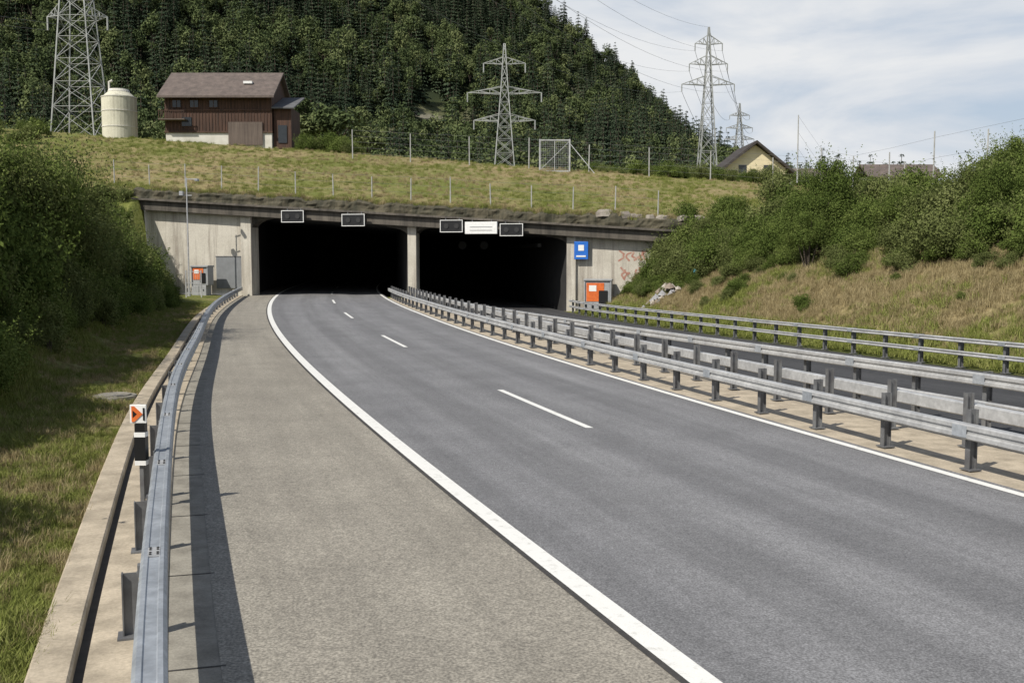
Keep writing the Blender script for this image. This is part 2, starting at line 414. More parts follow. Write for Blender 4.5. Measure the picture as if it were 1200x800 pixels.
# delineator with arrow sign on left rail
e=empty('delineator_post',(-4.72,13,0))
x,y=-4.76,13
m=MB(); m.box((x,y,.32),(.05,.05,.6),0,1); m.box((x,y,.80),(.14,.12,.30),0,0); m.box((x,y,.985),(.141,.121,.06),0,2); m.box((x,y,.62),(.141,.121,.06),0,2); m.box((x,y,1.07),(.13,.10,.11),0,0)
m.obj('post',[M_black,M_post,M_white],e)
m=MB(); m.box((x-.02,y-.02,1.25),(.21,.03,.24),0,0); m.obj('sign_plate',[M_white],e,bevel=.006)
m=MB()
A_=[(-.10,1.15),(-.065,1.15),(.04,1.25),(-.065,1.35),(-.10,1.35)]
m.add([(x+a_,y-.045,b_) for a_,b_ in A_]+[(x+a_,y-.034,b_) for a_,b_ in A_],[(0,1,2,3,4)]+[(i,i+5,(i+1)%5+5,(i+1)%5) for i in range(5)])
m.obj('arrow',[M_orange],e)
m=MB(); m.add([(x-.085,y-.0465,1.20),(x-.03,y-.0465,1.25),(x-.085,y-.0465,1.30)],[(0,1,2)]); m.box((x+.055,y-.04,1.25),(.02,.01,.16)); m.obj('symbol',[M_black],e)

# ------------------------------------------------------------------ tunnel portal
nn=Vector((-.2,-1,0)).normalized()
def FP(X,o,Z): return Vector((X,F(X),Z))+nn*o
P=empty('tunnel_portal',(-8,83.6,0))
def prism(m,poly,o0,o1,mi=0):
    k=len(poly); v=[FP(x,o1,z) for x,z in poly]+[FP(x,o0,z) for x,z in poly]
    m.add(v,[tuple(range(k)),tuple(range(2*k-1,k-1,-1))]+[(i,k+i,k+(i+1)%k,(i+1)%k) for i in range(k)],mi)
XL,XP0,XP1,XR=-21.8,-8.45,-7.75,4.35
m=MB(); prism(m,[(-31.5,-.6),(XL,-.6),(XL,bb(XL)),(-31.5,bb(-31.5))],-1.2,0); 
for X in (-28.5,-25.2): prism(m,[(X-.02,-.3),(X+.02,-.3),(X+.02,bb(X)),(X-.02,bb(X))],0,.012)
m.obj('left_wing_wall',[M_conc],P)
m=MB(); prism(m,[(XR,-1.8),(15,-1.8),(15,bb(15)),(XR,bb(XR))],-1.2,0)
prism(m,[(8.2,-1.8),(8.24,-1.8),(8.24,bb(8.2)),(8.2,bb(8.2))],0,.012); m.obj('right_wing_wall',[M_conc],P)
m=MB(); prism(m,[(XL-.9,-.5),(XL,-.5),(XL,bb(XL)),(XL-.9,bb(XL))],0,.25); prism(m,[(XR,-1.8),(XR+.7,-1.8),(XR+.7,bb(XR+.7)),(XR,bb(XR))],0,.25); m.obj('portal_jambs',[M_conc],P)
m=MB(); prism(m,[(XP0,-.8),(XP1,-.8),(XP1,bb(XP1)),(XP0,bb(XP0))],-.8,.15); m.obj('centre_pillar',[M_conc],P)
m=MB()
def haunch(X,s,w,h):
    pts=[(X,bb(X)-h)]
    for a in np.linspace(0,1,7)[1:-1]:
        an=a*math.pi/2; pts.append((X+s*w*(1-math.cos(an)),bb(X)-h*(1-math.sin(an))-.0))
    pts+=[(X+s*w,bb(X+s*w)),(X,bb(X))]
    if s>0: pts=pts[::-1]
    prism(m,pts[::-1],-1.2,-.02)
haunch(XL,1,2.8,.9); haunch(XP0,-1,2.4,.8); haunch(XP1,1,1.6,.5); haunch(XR,-1,2.2,.7)
m.obj('haunches',[M_beam],P)
m=MB(); X0,X1=-32,15.5
prism(m,[(X0,bb(X0)),(X1,bb(X1)),(X1,bb(X1)+.8),(X0,bb(X0)+.8)],-1.5,.75)
m.obj('lintel_beam',[M_beam],P,bevel=.04)
m=MB(); 
prism(m,[(X0,bb(X0)+.8),(X1,bb(X1)+.8),(X1,bb(X1)+.98),(X0,bb(X0)+.98)],-1.5,1.1)
m.obj('cornice',[M_beam],P,bevel=.03)
m=MB(); xs=np.linspace(X0,X1,220); K=7; v=[];f=[]
for x in xs:
    x=float(x)
    for k in range(K):
        t=k/(K-1); z=lerp(bb(x)+.98,bt(x)+.35*fbm(x*.7,0,1)+.05,min(1,t*1.5)); o=.75-max(0,(t-.55))*2.6+.22*fbm(x*.9,t*2,3)
        v.append(FP(x,o,z))
for i in range(len(xs)-1):
    for k in range(K-1): f.append((i*K+k,(i+1)*K+k,(i+1)*K+k+1,i*K+k+1))
m.add(v,f); m.obj('mossy_parapet',[M_moss],P)
m=MB()
for i in range(11):
    x=random.uniform(6,14.5); o=random.uniform(0,.5); c=FP(x,o,bt(x)+.1); r=random.uniform(.25,.55); vs=[]
    for z_,q_ in ((-.3,1),(.25,.9),(.5,.5)):
        for k in range(7): t_=k*.9; vs.append((c.x+r*q_*1.5*math.cos(t_)*random.uniform(.8,1.2),c.y+r*q_*math.sin(t_)*random.uniform(.8,1.2),c.z+z_*r*1.4*random.uniform(.7,1.2)))
    m.add(vs,[(a_*7+k,a_*7+(k+1)%7,a_*7+7+(k+1)%7,a_*7+7+k) for a_ in (0,1) for k in range(7)]+[tuple(range(14,21))])
m.obj('boulder_pile',[mat('boulder_stone',(.28,.25,.21),(.15,.13,.11),1)],loc=(10,80,6))
# interior
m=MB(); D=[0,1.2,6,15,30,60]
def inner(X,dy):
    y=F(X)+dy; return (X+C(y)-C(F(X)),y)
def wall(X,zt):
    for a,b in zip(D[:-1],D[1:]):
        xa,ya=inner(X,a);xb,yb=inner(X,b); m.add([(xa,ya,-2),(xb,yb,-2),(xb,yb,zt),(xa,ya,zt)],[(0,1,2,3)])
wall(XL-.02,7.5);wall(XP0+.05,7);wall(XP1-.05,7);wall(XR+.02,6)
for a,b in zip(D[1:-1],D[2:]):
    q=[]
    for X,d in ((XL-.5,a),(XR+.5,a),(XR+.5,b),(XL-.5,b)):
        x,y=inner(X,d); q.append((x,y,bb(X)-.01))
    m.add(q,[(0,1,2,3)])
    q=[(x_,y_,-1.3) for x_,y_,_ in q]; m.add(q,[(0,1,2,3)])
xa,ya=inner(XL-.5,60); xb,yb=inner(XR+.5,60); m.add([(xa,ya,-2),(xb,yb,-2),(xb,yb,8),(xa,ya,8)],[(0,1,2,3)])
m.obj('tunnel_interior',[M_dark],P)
m=MB()
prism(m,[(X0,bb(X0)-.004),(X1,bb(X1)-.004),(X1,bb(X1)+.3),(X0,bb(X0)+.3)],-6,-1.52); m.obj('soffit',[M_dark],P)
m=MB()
for X in (-2.5,-.5):
    x,y=inner(X,12); m.cyl((x,y,4.3),(x-.6,y+3,4.3),.38,.38,14)
x,y=inner(2.8,3); x2,y2=inner(2.8,30); m.beam((x,y,4.2),(x2,y2,4.2),.3)
m.obj('ventilation_fans',[M_bolt],P)

# lane signals
a=math.atan2(-.2,1)
def signal(X,w,white=False):
    z=bb(X)+.12
    e=empty('traffic_sign' if white else 'lane_signal',FP(X,1.3,z))
    c=FP(X,1.35,z+.1)
    m=MB(); m.box(c,(w,.30,.95),a,0); m.obj('housing',[M_white if white else M_black],e,bevel=.03)
    m=MB(); 
    f=FP(X,1.52,z+.1); t=Vector((1,-.2,0)).normalized()
    if not white:
        for dz_ in(-.46,.46): m.box(f+Vector((0,0,dz_)),(w,.05,.05),a,0)
        for s in(-1,1): m.box(f+t*s*(w/2-.03),(.05,.05,.86),a,0)
        for s in (-.45,.45): m.cyl(f+t*s*w*.5,f+t*s*w*.5+nn*.03,.2,.2,16,1)
    else:
        for k_ in (-.18,.08): m.box(f+Vector((0,0,k_)),(w*.7,.01,.035),a,1)
    m.obj('frame',[M_white,M_grey if white else M_bolt],e)
    m=MB(); 
    for s in(-.3,.3): m.beam(FP(X,.7,z+.35)+t*s*w,FP(X,1.25,z+.35)+t*s*w,.08); m.beam(FP(X,1.15,z+.75)+t*s*w,FP(X,1.15,z+.2)+t*s*w,.07)
    m.obj('brackets',[M_post],e)
signal(-17.6,1.95);signal(-12.5,1.95);signal(-4.5,1.85);signal(-2.15,2.6,True);signal(.25,1.85)

e=empty('emergency_sign',FP(5.6,.5,3))
m=MB(); m.box(FP(5.5,.42,3.75),(1.1,.08,1.4),a,0); m.obj('panel',[M_blue],e,bevel=.02)
m=MB(); m.box(FP(5.5,.475,3.95),(.45,.02,.45),a,0);m.box(FP(5.5,.475,3.3),(.75,.02,.12),a,0);m.obj('symbol',[M_white],e)
m=MB(); m.beam(FP(5.5,0,3.9),FP(5.5,.37,3.9),.08); m.obj('bracket',[M_grey],e)
def sosbox(X,o,zb,w,h):
    e=empty('emergency_phone_cabinet',FP(X,o,zb)); 
    m=MB(); m.box(FP(X,o,zb+h*.5),(w,.9,h),a,0); m.obj('cabinet',[M_grey],e,bevel=.04)
    m=MB(); m.box(FP(X,o,zb+h+.07),(w+.3,1.15,.14),a,0)
    t=Vector((1,-.2,0)).normalized()
    for s in(-1,1): m.box(FP(X,o+.02,zb+h*.5)+t*s*(w/2+.06),(.1,1.0,h),a,0)
    m.obj('hood',[M_grey],e,bevel=.02)
    m=MB(); m.box(FP(X-.1*w,o+.465,zb+h*.62),(w*.72,.03,h*.62),a,0); m.box(FP(X+.22*w,o+.495,zb+h*.4),(w*.36,.03,h*.55),a,1); m.box(FP(X-.2*w,o+.49,zb+h*.75),(w*.3,.02,h*.2),a,2); m.obj('door',[M_orange,M_black,M_white],e)
sosbox(6.9,.9,-.9,1.9,2.3)
sosbox(-25.5,1.6,.9,1.3,1.5)
e=empty('electrical_cabinet',FP(-25.6,1.6,0))
m=MB(); m.box(FP(-25.6,1.6,.45),(1.3,.9,.9),a,0); m.obj('body',[M_grey],e,bevel=.03)
m=MB(); m.box(FP(-25.6,2.06,.45),(.02,.02,.8),a,0); m.box(FP(-25.2,2.07,.5),(.05,.04,.14),a,0); m.obj('door_gap',[M_black],e)
e=empty('wall_panel',FP(-23.9,0,2))
m=MB(); m.box(FP(-23.9,.06,1.9),(2.3,.08,2.6),a,0); m.obj('panel',[mat('panel_grey',(.2,.21,.22),None,2)],e,bevel=.02)
m=MB(); m.box(FP(-23.9,.06,3.28),(2.4,.12,.08),a,0);m.obj('trim',[M_post],e)
e=empty('camera_mast',(-26.3,83.5,0))
m=MB(); m.cyl((-26.3,83.5,0),(-26.3,83.5,9.6),.07,.05,8); m.cyl((-26.3,83.5,0),(-26.3,83.5,.4),.16,.16,8); m.box((-25.9,83.5,9.5),(1.0,.06,.06)); m.box((-26.3,83.5,8.2),(.8,.06,.06)); m.obj('mast',[M_steel2],e)
m=MB(); m.box((-25.4,83.3,9.42),(.25,.5,.2)); m.box((-26.7,83.4,8.35),(.3,.3,.35)); m.obj('camera',[M_grey],e,bevel=.02)
e=empty('service_fence',(-24.5,80,0)); m=MB()
for x in(-25.6,-24.4): m.beam((x,80.5,-.1),(x,80.5,2.2),.08)
for z in(.4,1.2,2.1): m.beam((-25.6,80.5,z),(-24.4,80.5,z),.05)
for i in range(9): m.beam((-25.6+i*.15,80.5,.4),(-25.6+i*.15,80.5,2.1),.02)
m.obj('frame',[M_steel2],e)
m=MB(); n=0
for row,zc_ in ((0,3.3),(1,1.9)):
    for i in range(6):
        x0=8.45+i*.45+random.uniform(-.08,.08); h=random.uniform(.7,1.1); pts_=[]
        for k in range(5): pts_.append((x0+random.uniform(-.12,.42),zc_+h*(k/4-.5)+random.uniform(-.1,.1)))
        for (xa_,za_),(xb_,zb_) in zip(pts_[:-1],pts_[1:]):
            dx,dz_=xb_-xa_,zb_-za_; l=math.hypot(dx,dz_)+1e-6; ox,oz=-dz_/l*.07,dx/l*.07; n+=1
            if zb_>bb(x0)-.3: continue
            prism(m,[(xa_-ox,za_-oz),(xb_-ox,zb_-oz),(xb_+ox,zb_+oz),(xa_+ox,za_+oz)],.001,.005+.0003*n)
m.obj('graffiti',[mat('faded_red_paint',(.34,.15,.11),(.40,.27,.21),3)],P)

m=MB()
for i in range(60):
    r=random.uniform(.1,.42); cx=10.6+random.gauss(0,.8); cy=70+random.gauss(0,.6); cz=zg(cx,cy)+max(0,.75-abs(cx-10.6)*.5)*random.random()
    vs=[];nn_=7
    for k in range(nn_): 
        t=2*math.pi*k/nn_; vs.append((cx+r*math.cos(t)*random.uniform(.7,1.2),cy+r*math.sin(t)*random.uniform(.7,1.2),cz+random.uniform(-.1,.05)))
    vs.append((cx+random.uniform(-.1,.1),cy,cz+r*random.uniform(.6,1.0)))
    m.add(vs,[(k,(k+1)%nn_,nn_) for k in range(nn_)],i%3)
m.obj('rubble_pile',[mat('rubble_light',(.42,.38,.33),None,3),mat('rubble_brown',(.25,.2,.16),None,3),mat('rubble_grey',(.3,.3,.31),None,3)],loc=(10.6,70,0))
z=zg(12.3,69); e=empty('marker_post',(12.3,69,z))
m=MB(); m.cyl((12.3,69,z-.1),(12.3,69,z+.9),.09,.09,8,0); m.cyl((12.3,69,z+.9),(12.3,69,z+1.1),.14,.1,8,0); m.obj('post',[M_cyan],e)

# ------------------------------------------------------------------ fences
def fence(name,pts,h,sp,r=.04,wires=3,wr=.012):
    e=empty(name,pts[0]); m=MB(); w=MB(); prev=None
    for q,d in station(pts,sp):
        m.cyl(q-Vector((0,0,.2)),q+Vector((random.uniform(-.06,.06),0,h*random.uniform(.88,1.06))),r,r*.8,6)
        if prev is not None:
            for k in range(wires):
                z=h*(k+1)/(wires+.15); w.beam(prev+Vector((0,0,z)),q+Vector((0,0,z)),wr)
        prev=q
    m.obj('posts',[M_fp],e); w.obj('wires',[M_post],e)
M_fp=mat('fence_post_grey',(.42,.42,.40),(.3,.3,.29),3,.7)
def gp(X,d): y=F(X)+d; return Vector((X,y,U(X,y)))
fence('fence',[gp(x,2.0) for x in np.arange(-35,14,1.0)],2.0,3.4,.055,3)
fence('fence',[gp(x,27+2*math.sin(x*.07)) for x in np.arange(-17,45,1.5)],3.1,6.3,.065,5,.014)
def bp(y,o): x=T(y)+o; return Vector((x,y,zg(x,y)))
fence('fence',[bp(y,19) for y in np.arange(30,84,1.5)],5.2,5,.055,4,.010)

z=U(6.7,108)-.2; Y=108
e=empty('gate_frame',(4.4,108,z))
m=MB()
for x in (2.9,6.0): m.beam((x,Y,z-.5),(x,Y,z+3.6),.16)
for zz in(.3,3.5): m.beam((2.9,Y,z+zz),(6.0,Y,z+zz),.12)
m.beam((6.0,Y,z+3.2),(8.6,Y-.5,z),.07); m.beam((2.9,Y,z+.4),(6.0,Y,z+3.4),.05); m.beam((4.45,Y,z+.3),(4.45,Y,z+3.5),.07)
m.obj('frame',[M_steel2],e)
m=MB()
for i in range(1,16): m.beam((2.9+i*.194,Y,z+.3),(2.9+i*.194,Y,z+3.5),.012)
for i in range(1,14): m.beam((2.9,Y,z+.3+i*.23),(6.0,Y,z+.3+i*.23),.012)
m.obj('mesh_infill',[M_steel2],e)

# ------------------------------------------------------------------ chalet
def plankmat(name,c1,c2,ax=(6,6,.3)):
    m,nt,b,_=nt_new(name); b.inputs['Roughness'].default_value=.85
    f=noise(nt,coord(nt,'Object',ax),1.2,5); g=noise(nt,coord(nt,'Object'),.6,4)
    col=ramp(nt,f,[(.3,c2),(.7,c1)]); col=mixc(nt,.5,col,ramp(nt,g,[(.3,.35),(.7,.65)]),'OVERLAY'); nt.links.new(col,b.inputs['Base Color']); return m
M_wood=plankmat('dark_timber',(.10,.05,.032),(.03,.019,.014))
M_woodg=plankmat('grey_timber',(.14,.11,.09),(.08,.06,.05))
M_roof=mat('brown_roof_tiles',(.145,.115,.10),(.09,.072,.064),1.5,.9,.5,fine=8)
M_roofg=mat('grey_roof',(.12,.125,.13),(.08,.08,.085),1.5,.9,.3)
M_plaster=mat('white_plaster',(.62,.60,.54),(.5,.48,.42),1,.9)
M_cream=mat('cream_plaster',(.72,.63,.42),(.62,.54,.36),1,.9)
M_glass=mat('window_glass',(.03,.035,.04),None,2,.15)
zb=U(-34,120)
hx0,hx1=-39.6,-27.4; Y0,Y1=118.5,127
H=empty('timber_house',(-34,120,zb))
ze=21.7; zr=24.6
m=MB(); m.box(((hx0+hx1)/2,(Y0+Y1)/2,(zb+1.3+ze)/2),(hx1-hx0,Y1-Y0,ze-zb-1.3))
ym=(Y0+Y1)/2
for x in (hx0,hx1): m.add([(x-.0,Y0,ze),(x,Y1,ze),(x,ym,zr-.1)],[(0,1,2),(2,1,0)])
m.obj('timber_walls',[M_wood],H)
m=MB()
for i in range(33): m.box((hx0+.2+i*.37,Y0-.025,(zb+1.5+ze)/2),(.05,.05,ze-zb-1.6))
m.box(((hx0+hx1)/2,Y0-.05,19.9),(hx1-hx0,.1,.18)); m.box(((hx0+hx1)/2,Y0-.06,zb+1.4),(hx1-hx0+.1,.12,.2))
m.obj('battens',[M_wood],H)
m=MB(); m.box(((hx0+hx1)/2,(Y0+Y1)/2,zb+.4),(hx1-hx0-.1,Y1-Y0-.1,1.8)); m.obj('plaster_base',[M_plaster],H)
m=MB()
for s,(ya) in ((1,Y0-1.1),(-1,Y1+1.1)):
    zz=ze-.55
    v=[(hx0-.5,ya,zz),(hx1+.5,ya,zz),(hx1+.5,ym,zr),(hx0-.5,ym,zr)]; v+= [(a_,b_,c_+.22) for a_,b_,c_ in v]
    m.add(v,[(3,2,1,0),(4,5,6,7),(0,1,5,4),(1,2,6,5),(2,3,7,6),(3,0,4,7)])
m.obj('roof',[M_roof],H)
m=MB(); c=Vector((-30.4,Y0+1.7,0)); c.z=ze-.55+.22+(c.y-(Y0-1.1))/(ym-Y0+1.1)*(zr-ze+.55)
m.box(c+Vector((0,0,.06)),(1.0,.9,.28)); m.obj('skylight',[M_white],H)
m=MB(); m.box((-30.4,Y0-.12,zb+1.2),(3.9,.12,2.6)); m.obj('garage_door',[M_woodg],H)
m=MB()
for x in(-38.2,-36.2,-34.0): m.box((x,Y0-.05,20.6),(.9,.12,.8))
m.box((-37.1,Y0-.05,18.6),(1.1,.12,1.0)); m.obj('windows',[M_glass],H)
m=MB()
for x in(-38.2,-36.2,-34.0):
    m.box((x,Y0-.13,20.6),(.06,.04,.8)); m.box((x,Y0-.13,21.03),(1.05,.05,.08)); m.box((x,Y0-.13,20.17),(1.05,.05,.08))
for i in range(14): m.box((-39.9+i*.22,Y0-1.15,19.2),(.06,.05,.9))
m.box((-38.5,Y0-1.15,19.7),(3,.08,.08))
m.obj('trim',[M_wood],H)
m=MB(); m.box((-38.5,Y0-.6,18.75),(3.0,1.2,.12)); m.obj('balcony',[M_woodg],H)
m=MB(); m.box((-26.3,121.5,zb+1.9),(2.0,5,4.6)); m.obj('annex_walls',[M_wood],H)
m=MB(); v=[(-27.38,118.3,zb+4.0),(-24.8,118.3,zb+4.0),(-24.8,124.5,zb+6.0),(-27.38,124.5,zb+6.0)]; v+=[(a_,b_,c_+.15) for a_,b_,c_ in v]
m.add(v,[(3,2,1,0),(4,5,6,7),(0,1,5,4),(1,2,6,5),(2,3,7,6),(3,0,4,7)]); m.obj('annex_roof',[M_roofg],H)
m=MB(); m.box((-26.3,118.95,zb+1.2),(1.0,.08,2.0)); m.obj('annex_door',[M_glass],H)
tx,ty=-45.7,121; zt=U(tx,ty)
E=empty('storage_tank',(tx,ty,zt)); m=MB(); m.cyl((tx,ty,zt-.5),(tx,ty,21.6),1.95,1.95,32); m.cyl((tx,ty,21.6),(tx,ty,22.3),1.95,1.2,32); m.obj('shell',[concrete('tank_concrete',(.62,.60,.48),(.5,.48,.38),(.25,.23,.18))],E)
m=MB()
for z in(18.2,20.0,21.6): m.cyl((tx,ty,z),(tx,ty,z+.12),2.0,2.0,32)
m.cyl((tx,ty,22.3),(tx,ty,22.6),1.25,1.1,24); m.cyl((tx-1.0,ty-.3,22.0),(tx-1.0,ty-.3,23.5),.12,.12,8); m.cyl((tx-1.0,ty-.3,23.4),(tx-.6,ty-.3,23.6),.12,.12,8)
m.obj('bands_and_vent',[M_plaster],E)
hx,hy=31.0,132; zb2=U(hx,hy); E=empty('gabled_house',(hx,hy,zb2))
m=MB(); w=3.9; ze2=14.5; zr2=17.6
m.box((hx,hy+5,(zb2-1+ze2)/2),(2*w,10,ze2-zb2+1)); m.add([(hx-w,hy,ze2),(hx+w,hy,ze2),(hx,hy,zr2-.15)],[(0,1,2)]); m.add([(hx-w,hy+10,ze2),(hx+w,hy+10,ze2),(hx,hy+10,zr2-.15)],[(2,1,0)]); m.obj('walls',[M_cream],E)
m=MB()
for s in(-1,1):
    v=[(hx+s*(w+1.2),hy-.9,ze2-.95),(hx,hy-.9,zr2),(hx,hy+11,zr2),(hx+s*(w+1.2),hy+11,ze2-.95)]; v+=[(a_,b_,c_+.35) for a_,b_,c_ in v]
    m.add(v,[(3,2,1,0),(4,5,6,7),(0,1,5,4),(1,2,6,5),(2,3,7,6),(3,0,4,7)])
m.obj('roof',[mat('dark_roof',(.06,.05,.045),(.035,.03,.028),2)],E)
m=MB(); 
for x in(-1.6,1.6): m.box((hx+x,hy-.03,14.3),(1.0,.08,1.2))
m.obj('windows',[M_glass],E)
for (X,Y,w,zt2) in ((52,140,9,14.9),(44,150,6,15.2)):
    zz=U(X,Y); E=empty('farm_building',(X,Y,zz))
    m=MB(); m.box((X,Y,(zz+zt2-1)/2),(w,6,zt2-1-zz)); m.obj('walls',[M_plaster],E)
    m=MB()
    for s in(-1,1):
        v=[(X-w/2-.5,Y+s*3.8,zt2-1.3),(X+w/2+.5,Y+s*3.8,zt2-1.3),(X+w/2+.5,Y,zt2+.6),(X-w/2-.5,Y,zt2+.6)]; v+=[(a_,b_,c_+.2) for a_,b_,c_ in v]
        m.add(v,[(3,2,1,0),(4,5,6,7),(0,1,5,4),(1,2,6,5),(2,3,7,6),(3,0,4,7)])
    m.obj('roof',[M_roof],E)

# ------------------------------------------------------------------ pylons
M_pyl=mat('pylon_steel',(.36,.37,.36),(.26,.27,.26),1,.6,0,.2)
def pylon(X,Y,ztop,wb,wt,arms,th,nseg):
    zb=U(X,Y)-.3
    e=empty('electricity_pylon',(X,Y,zb)); m=MB()
    Hh=ztop-zb
    def cor(t):
        w=lerp(wb,wt,min(1,t/.72)) if t<.72 else lerp(wt,.25,(t-.72)/.28)
        z=zb+Hh*t; return [Vector((X+a*w/2,Y+b*w/2,z)) for a,b in ((-1,-1),(1,-1),(1,1),(-1,1))]
    tl=[(i/nseg)**.85 for i in range(nseg+1)]
    for t0,t1 in zip(tl[:-1],tl[1:]):
        A=cor(t0);B=cor(t1)
        for i in range(4):
            m.beam(A[i],B[i],th*1.4); j=(i+1)%4
            m.beam(A[i],B[j],th*.6); m.beam(A[j],B[i],th*.6); m.beam(B[i],B[j],th*.6)
    tips=[]
    for za,half in arms:
        t=(za-zb)/Hh; Cn=cor(t); Cu=cor(min(1,t+.045))
        for s in(-1,1):
            tip=Vector((X+s*half,Y,za+.2)); tips.append(tip)
            ids=(1,2) if s>0 else (0,3)
            for i in ids:
                m.beam(Cn[i],tip,th); m.beam(Cu[i],tip,th*.8)
                for k in(.33,.66):
                    m.beam(Cn[i].lerp(tip,k),Cu[i].lerp(tip,k),th*.6); m.beam(Cn[i].lerp(tip,k-.33),Cu[i].lerp(tip,k),th*.6)
            for k in(.3,.6): m.beam(Cn[ids[0]].lerp(tip,k),Cn[ids[1]].lerp(tip,k),th*.6)
            m.cyl(tip,tip-Vector((0,0,1.6)),.12,.12,6)
    m.obj('lattice',[M_pyl],e); return [t-Vector((0,0,1.6)) for t in tips],Vector((X,Y,ztop))
p1=pylon(-52.3,126,50,5.2,1.9,[(31.8,3.6),(38,5.0),(44,4.5)],.10,13)
p2=pylon(-1.3,180,39.8,4.4,1.2,[(26.6,5.3),(31.3,6.4),(36.3,3.6)],.115,12)
p3=pylon(43.3,230,53.5,5.5,1.5,[(41.0,5.8),(45.4,4.2),(49.8,3.0)],.15,12)
p4=pylon(92,420,65,6,1.8,[(50.5,6),(55,5.3),(60,4)],.22,10)
def wires(name,A,B,sag,r=.035):
    m=MB()
    for a,b in zip(A,B):
        prev=None
        for i in range(21):
            t=i/20; q=a.lerp(b,t)-Vector((0,0,4*sag*t*(1-t)))
            if prev is not None: m.beam(prev,q,r*2)
            prev=q
    m.obj(name,[M_post],loc=tuple(A[0]))
wires('power_lines',p3[0]+[p3[1]],p4[0]+[p4[1]],5,.03)
wires('power_lines',p3[0]+[p3[1]],[t+Vector((-70,-160,-2)) for t in p3[0]+[p3[1]]],7,.014)
wires('power_lines',p1[0]+[p1[1]],[t+Vector((-60,-80,5)) for t in p1[0]+[p1[1]]],3,.02)

# ------------------------------------------------------------------ vegetation
def proto(name,parts,coll):
    V=[];Fc=[];MI=[];LV=[];n=0;mats=[]
    for (v,f,lv,mt) in parts:
        if mt not in mats: mats.append(mt)
        V.append(v); Fc+= [[i+n for i in q] for q in f]; MI+=[mats.index(mt)]*len(f); LV+=list(lv); n+=len(v)
    me=bpy.data.meshes.new(name); me.from_pydata(np.concatenate(V).tolist(),[],Fc)
    for mt in mats: me.materials.append(mt)
    me.polygons.foreach_set('material_index',MI)
    at=me.attributes.new('lv','FLOAT','FACE'); at.data.foreach_set('value',np.array(LV,dtype=np.float32))
    o=bpy.data.objects.new(name,me); coll.objects.link(o); return o
def unit(a): return a/np.maximum(1e-6,np.linalg.norm(a,axis=1,keepdims=True))
def leafquads(c,nrm,ln,wd,lv,mt,tdir=None):
    n=len(c); r=rng.normal(size=(n,3)) if tdir is None else tdir
    t=unit(r-(r*nrm).sum(1,keepdims=True)*nrm); b=np.cross(nrm,t)
    ln=np.broadcast_to(ln,(n,))[:,None]; wd=np.broadcast_to(wd,(n,))[:,None]
    v=np.stack([c-t*ln/2,c+b*wd/2,c+t*ln/2,c-b*wd/2],1).reshape(-1,3)
    f=[[4*i,4*i+1,4*i+2,4*i+3] for i in range(n)]
    return (v,f,lv,mt)
def stems(lines,mt):
    m=MB()
    for a,b,r0,r1 in lines: m.cyl(a,b,r0,r1,6)
    return (np.array([tuple(x) for x in m.v]),[list(q) for q in m.f],[.3]*len(m.f),mt)
def clumpy(nc,nl,rad,zs,z0,lsize,mt,shell=.55,r0=.24,r1=.5):
    cs=[];ns=[];lv=[]
    for k in range(nc):
        d=rng.normal(size=3); d/=np.linalg.norm(d); d[2]=abs(d[2])*1.1-.15
        c=d*rad*rng.uniform(.3,.85)*np.array([1,1,zs]); c[2]+=z0; r=rad*rng.uniform(r0,r1)
        nn_=nl//nc; u=unit(rng.normal(size=(nn_,3))); rr=r*rng.uniform(shell,1.15,size=(nn_,1))
        p=c+u*rr*np.array([1,1,.85]); cs.append(p); ns.append(unit(u+rng.normal(size=(nn_,3))*.6+np.array([0,0,.4])))
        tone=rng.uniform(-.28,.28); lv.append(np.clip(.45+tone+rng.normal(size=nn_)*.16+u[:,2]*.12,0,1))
    c=np.concatenate(cs);n=np.concatenate(ns);lv=np.concatenate(lv); k=c[:,2]>.02; c,n,lv=c[k],n[k],lv[k]
    return leafquads(c,n,lsize*rng.uniform(.7,1.4,len(c)),lsize*.6*rng.uniform(.7,1.3,len(c)),lv,mt)
cb=bpy.data.collections.new('shrub_variants')
for i in range(5):
    mt=M_leaf if i%2==0 else M_leaf2
    ln=[((0,0,-.2),(rng.uniform(-.5,.5),rng.uniform(-.5,.5),rng.uniform(.6,1.1)),.035,.012) for _ in range(6)]
    parts=[clumpy(17,4600,1.05,.9,.62,.084,mt),stems(ln,M_bark)]
    k=30; b=rng.uniform(-.85,.85,size=(k,2)); pc=[]
    for j in range(k):
        top=np.array([b[j,0]*1.25,b[j,1]*1.25,1.1+rng.uniform(.05,.55)]); bot=np.array([b[j,0]*.7,b[j,1]*.7,.6])
        for q in np.linspace(0,1,26): pc.append(bot+(top-bot)*q+rng.normal(size=3)*.065*(1.3-q))
    pc=np.array(pc); parts.append(leafquads(pc,unit(rng.normal(size=pc.shape)+np.array([0,0,.5])),.08,.042,np.clip(rng.normal(.58,.2,len(pc)),0,1),mt))
    proto('shrub_%d'%i,parts,cb)
cbt=bpy.data.collections.new('tall_shrub_variants')   # unit ~1 m radius, used at 2-3x scale, small leaves
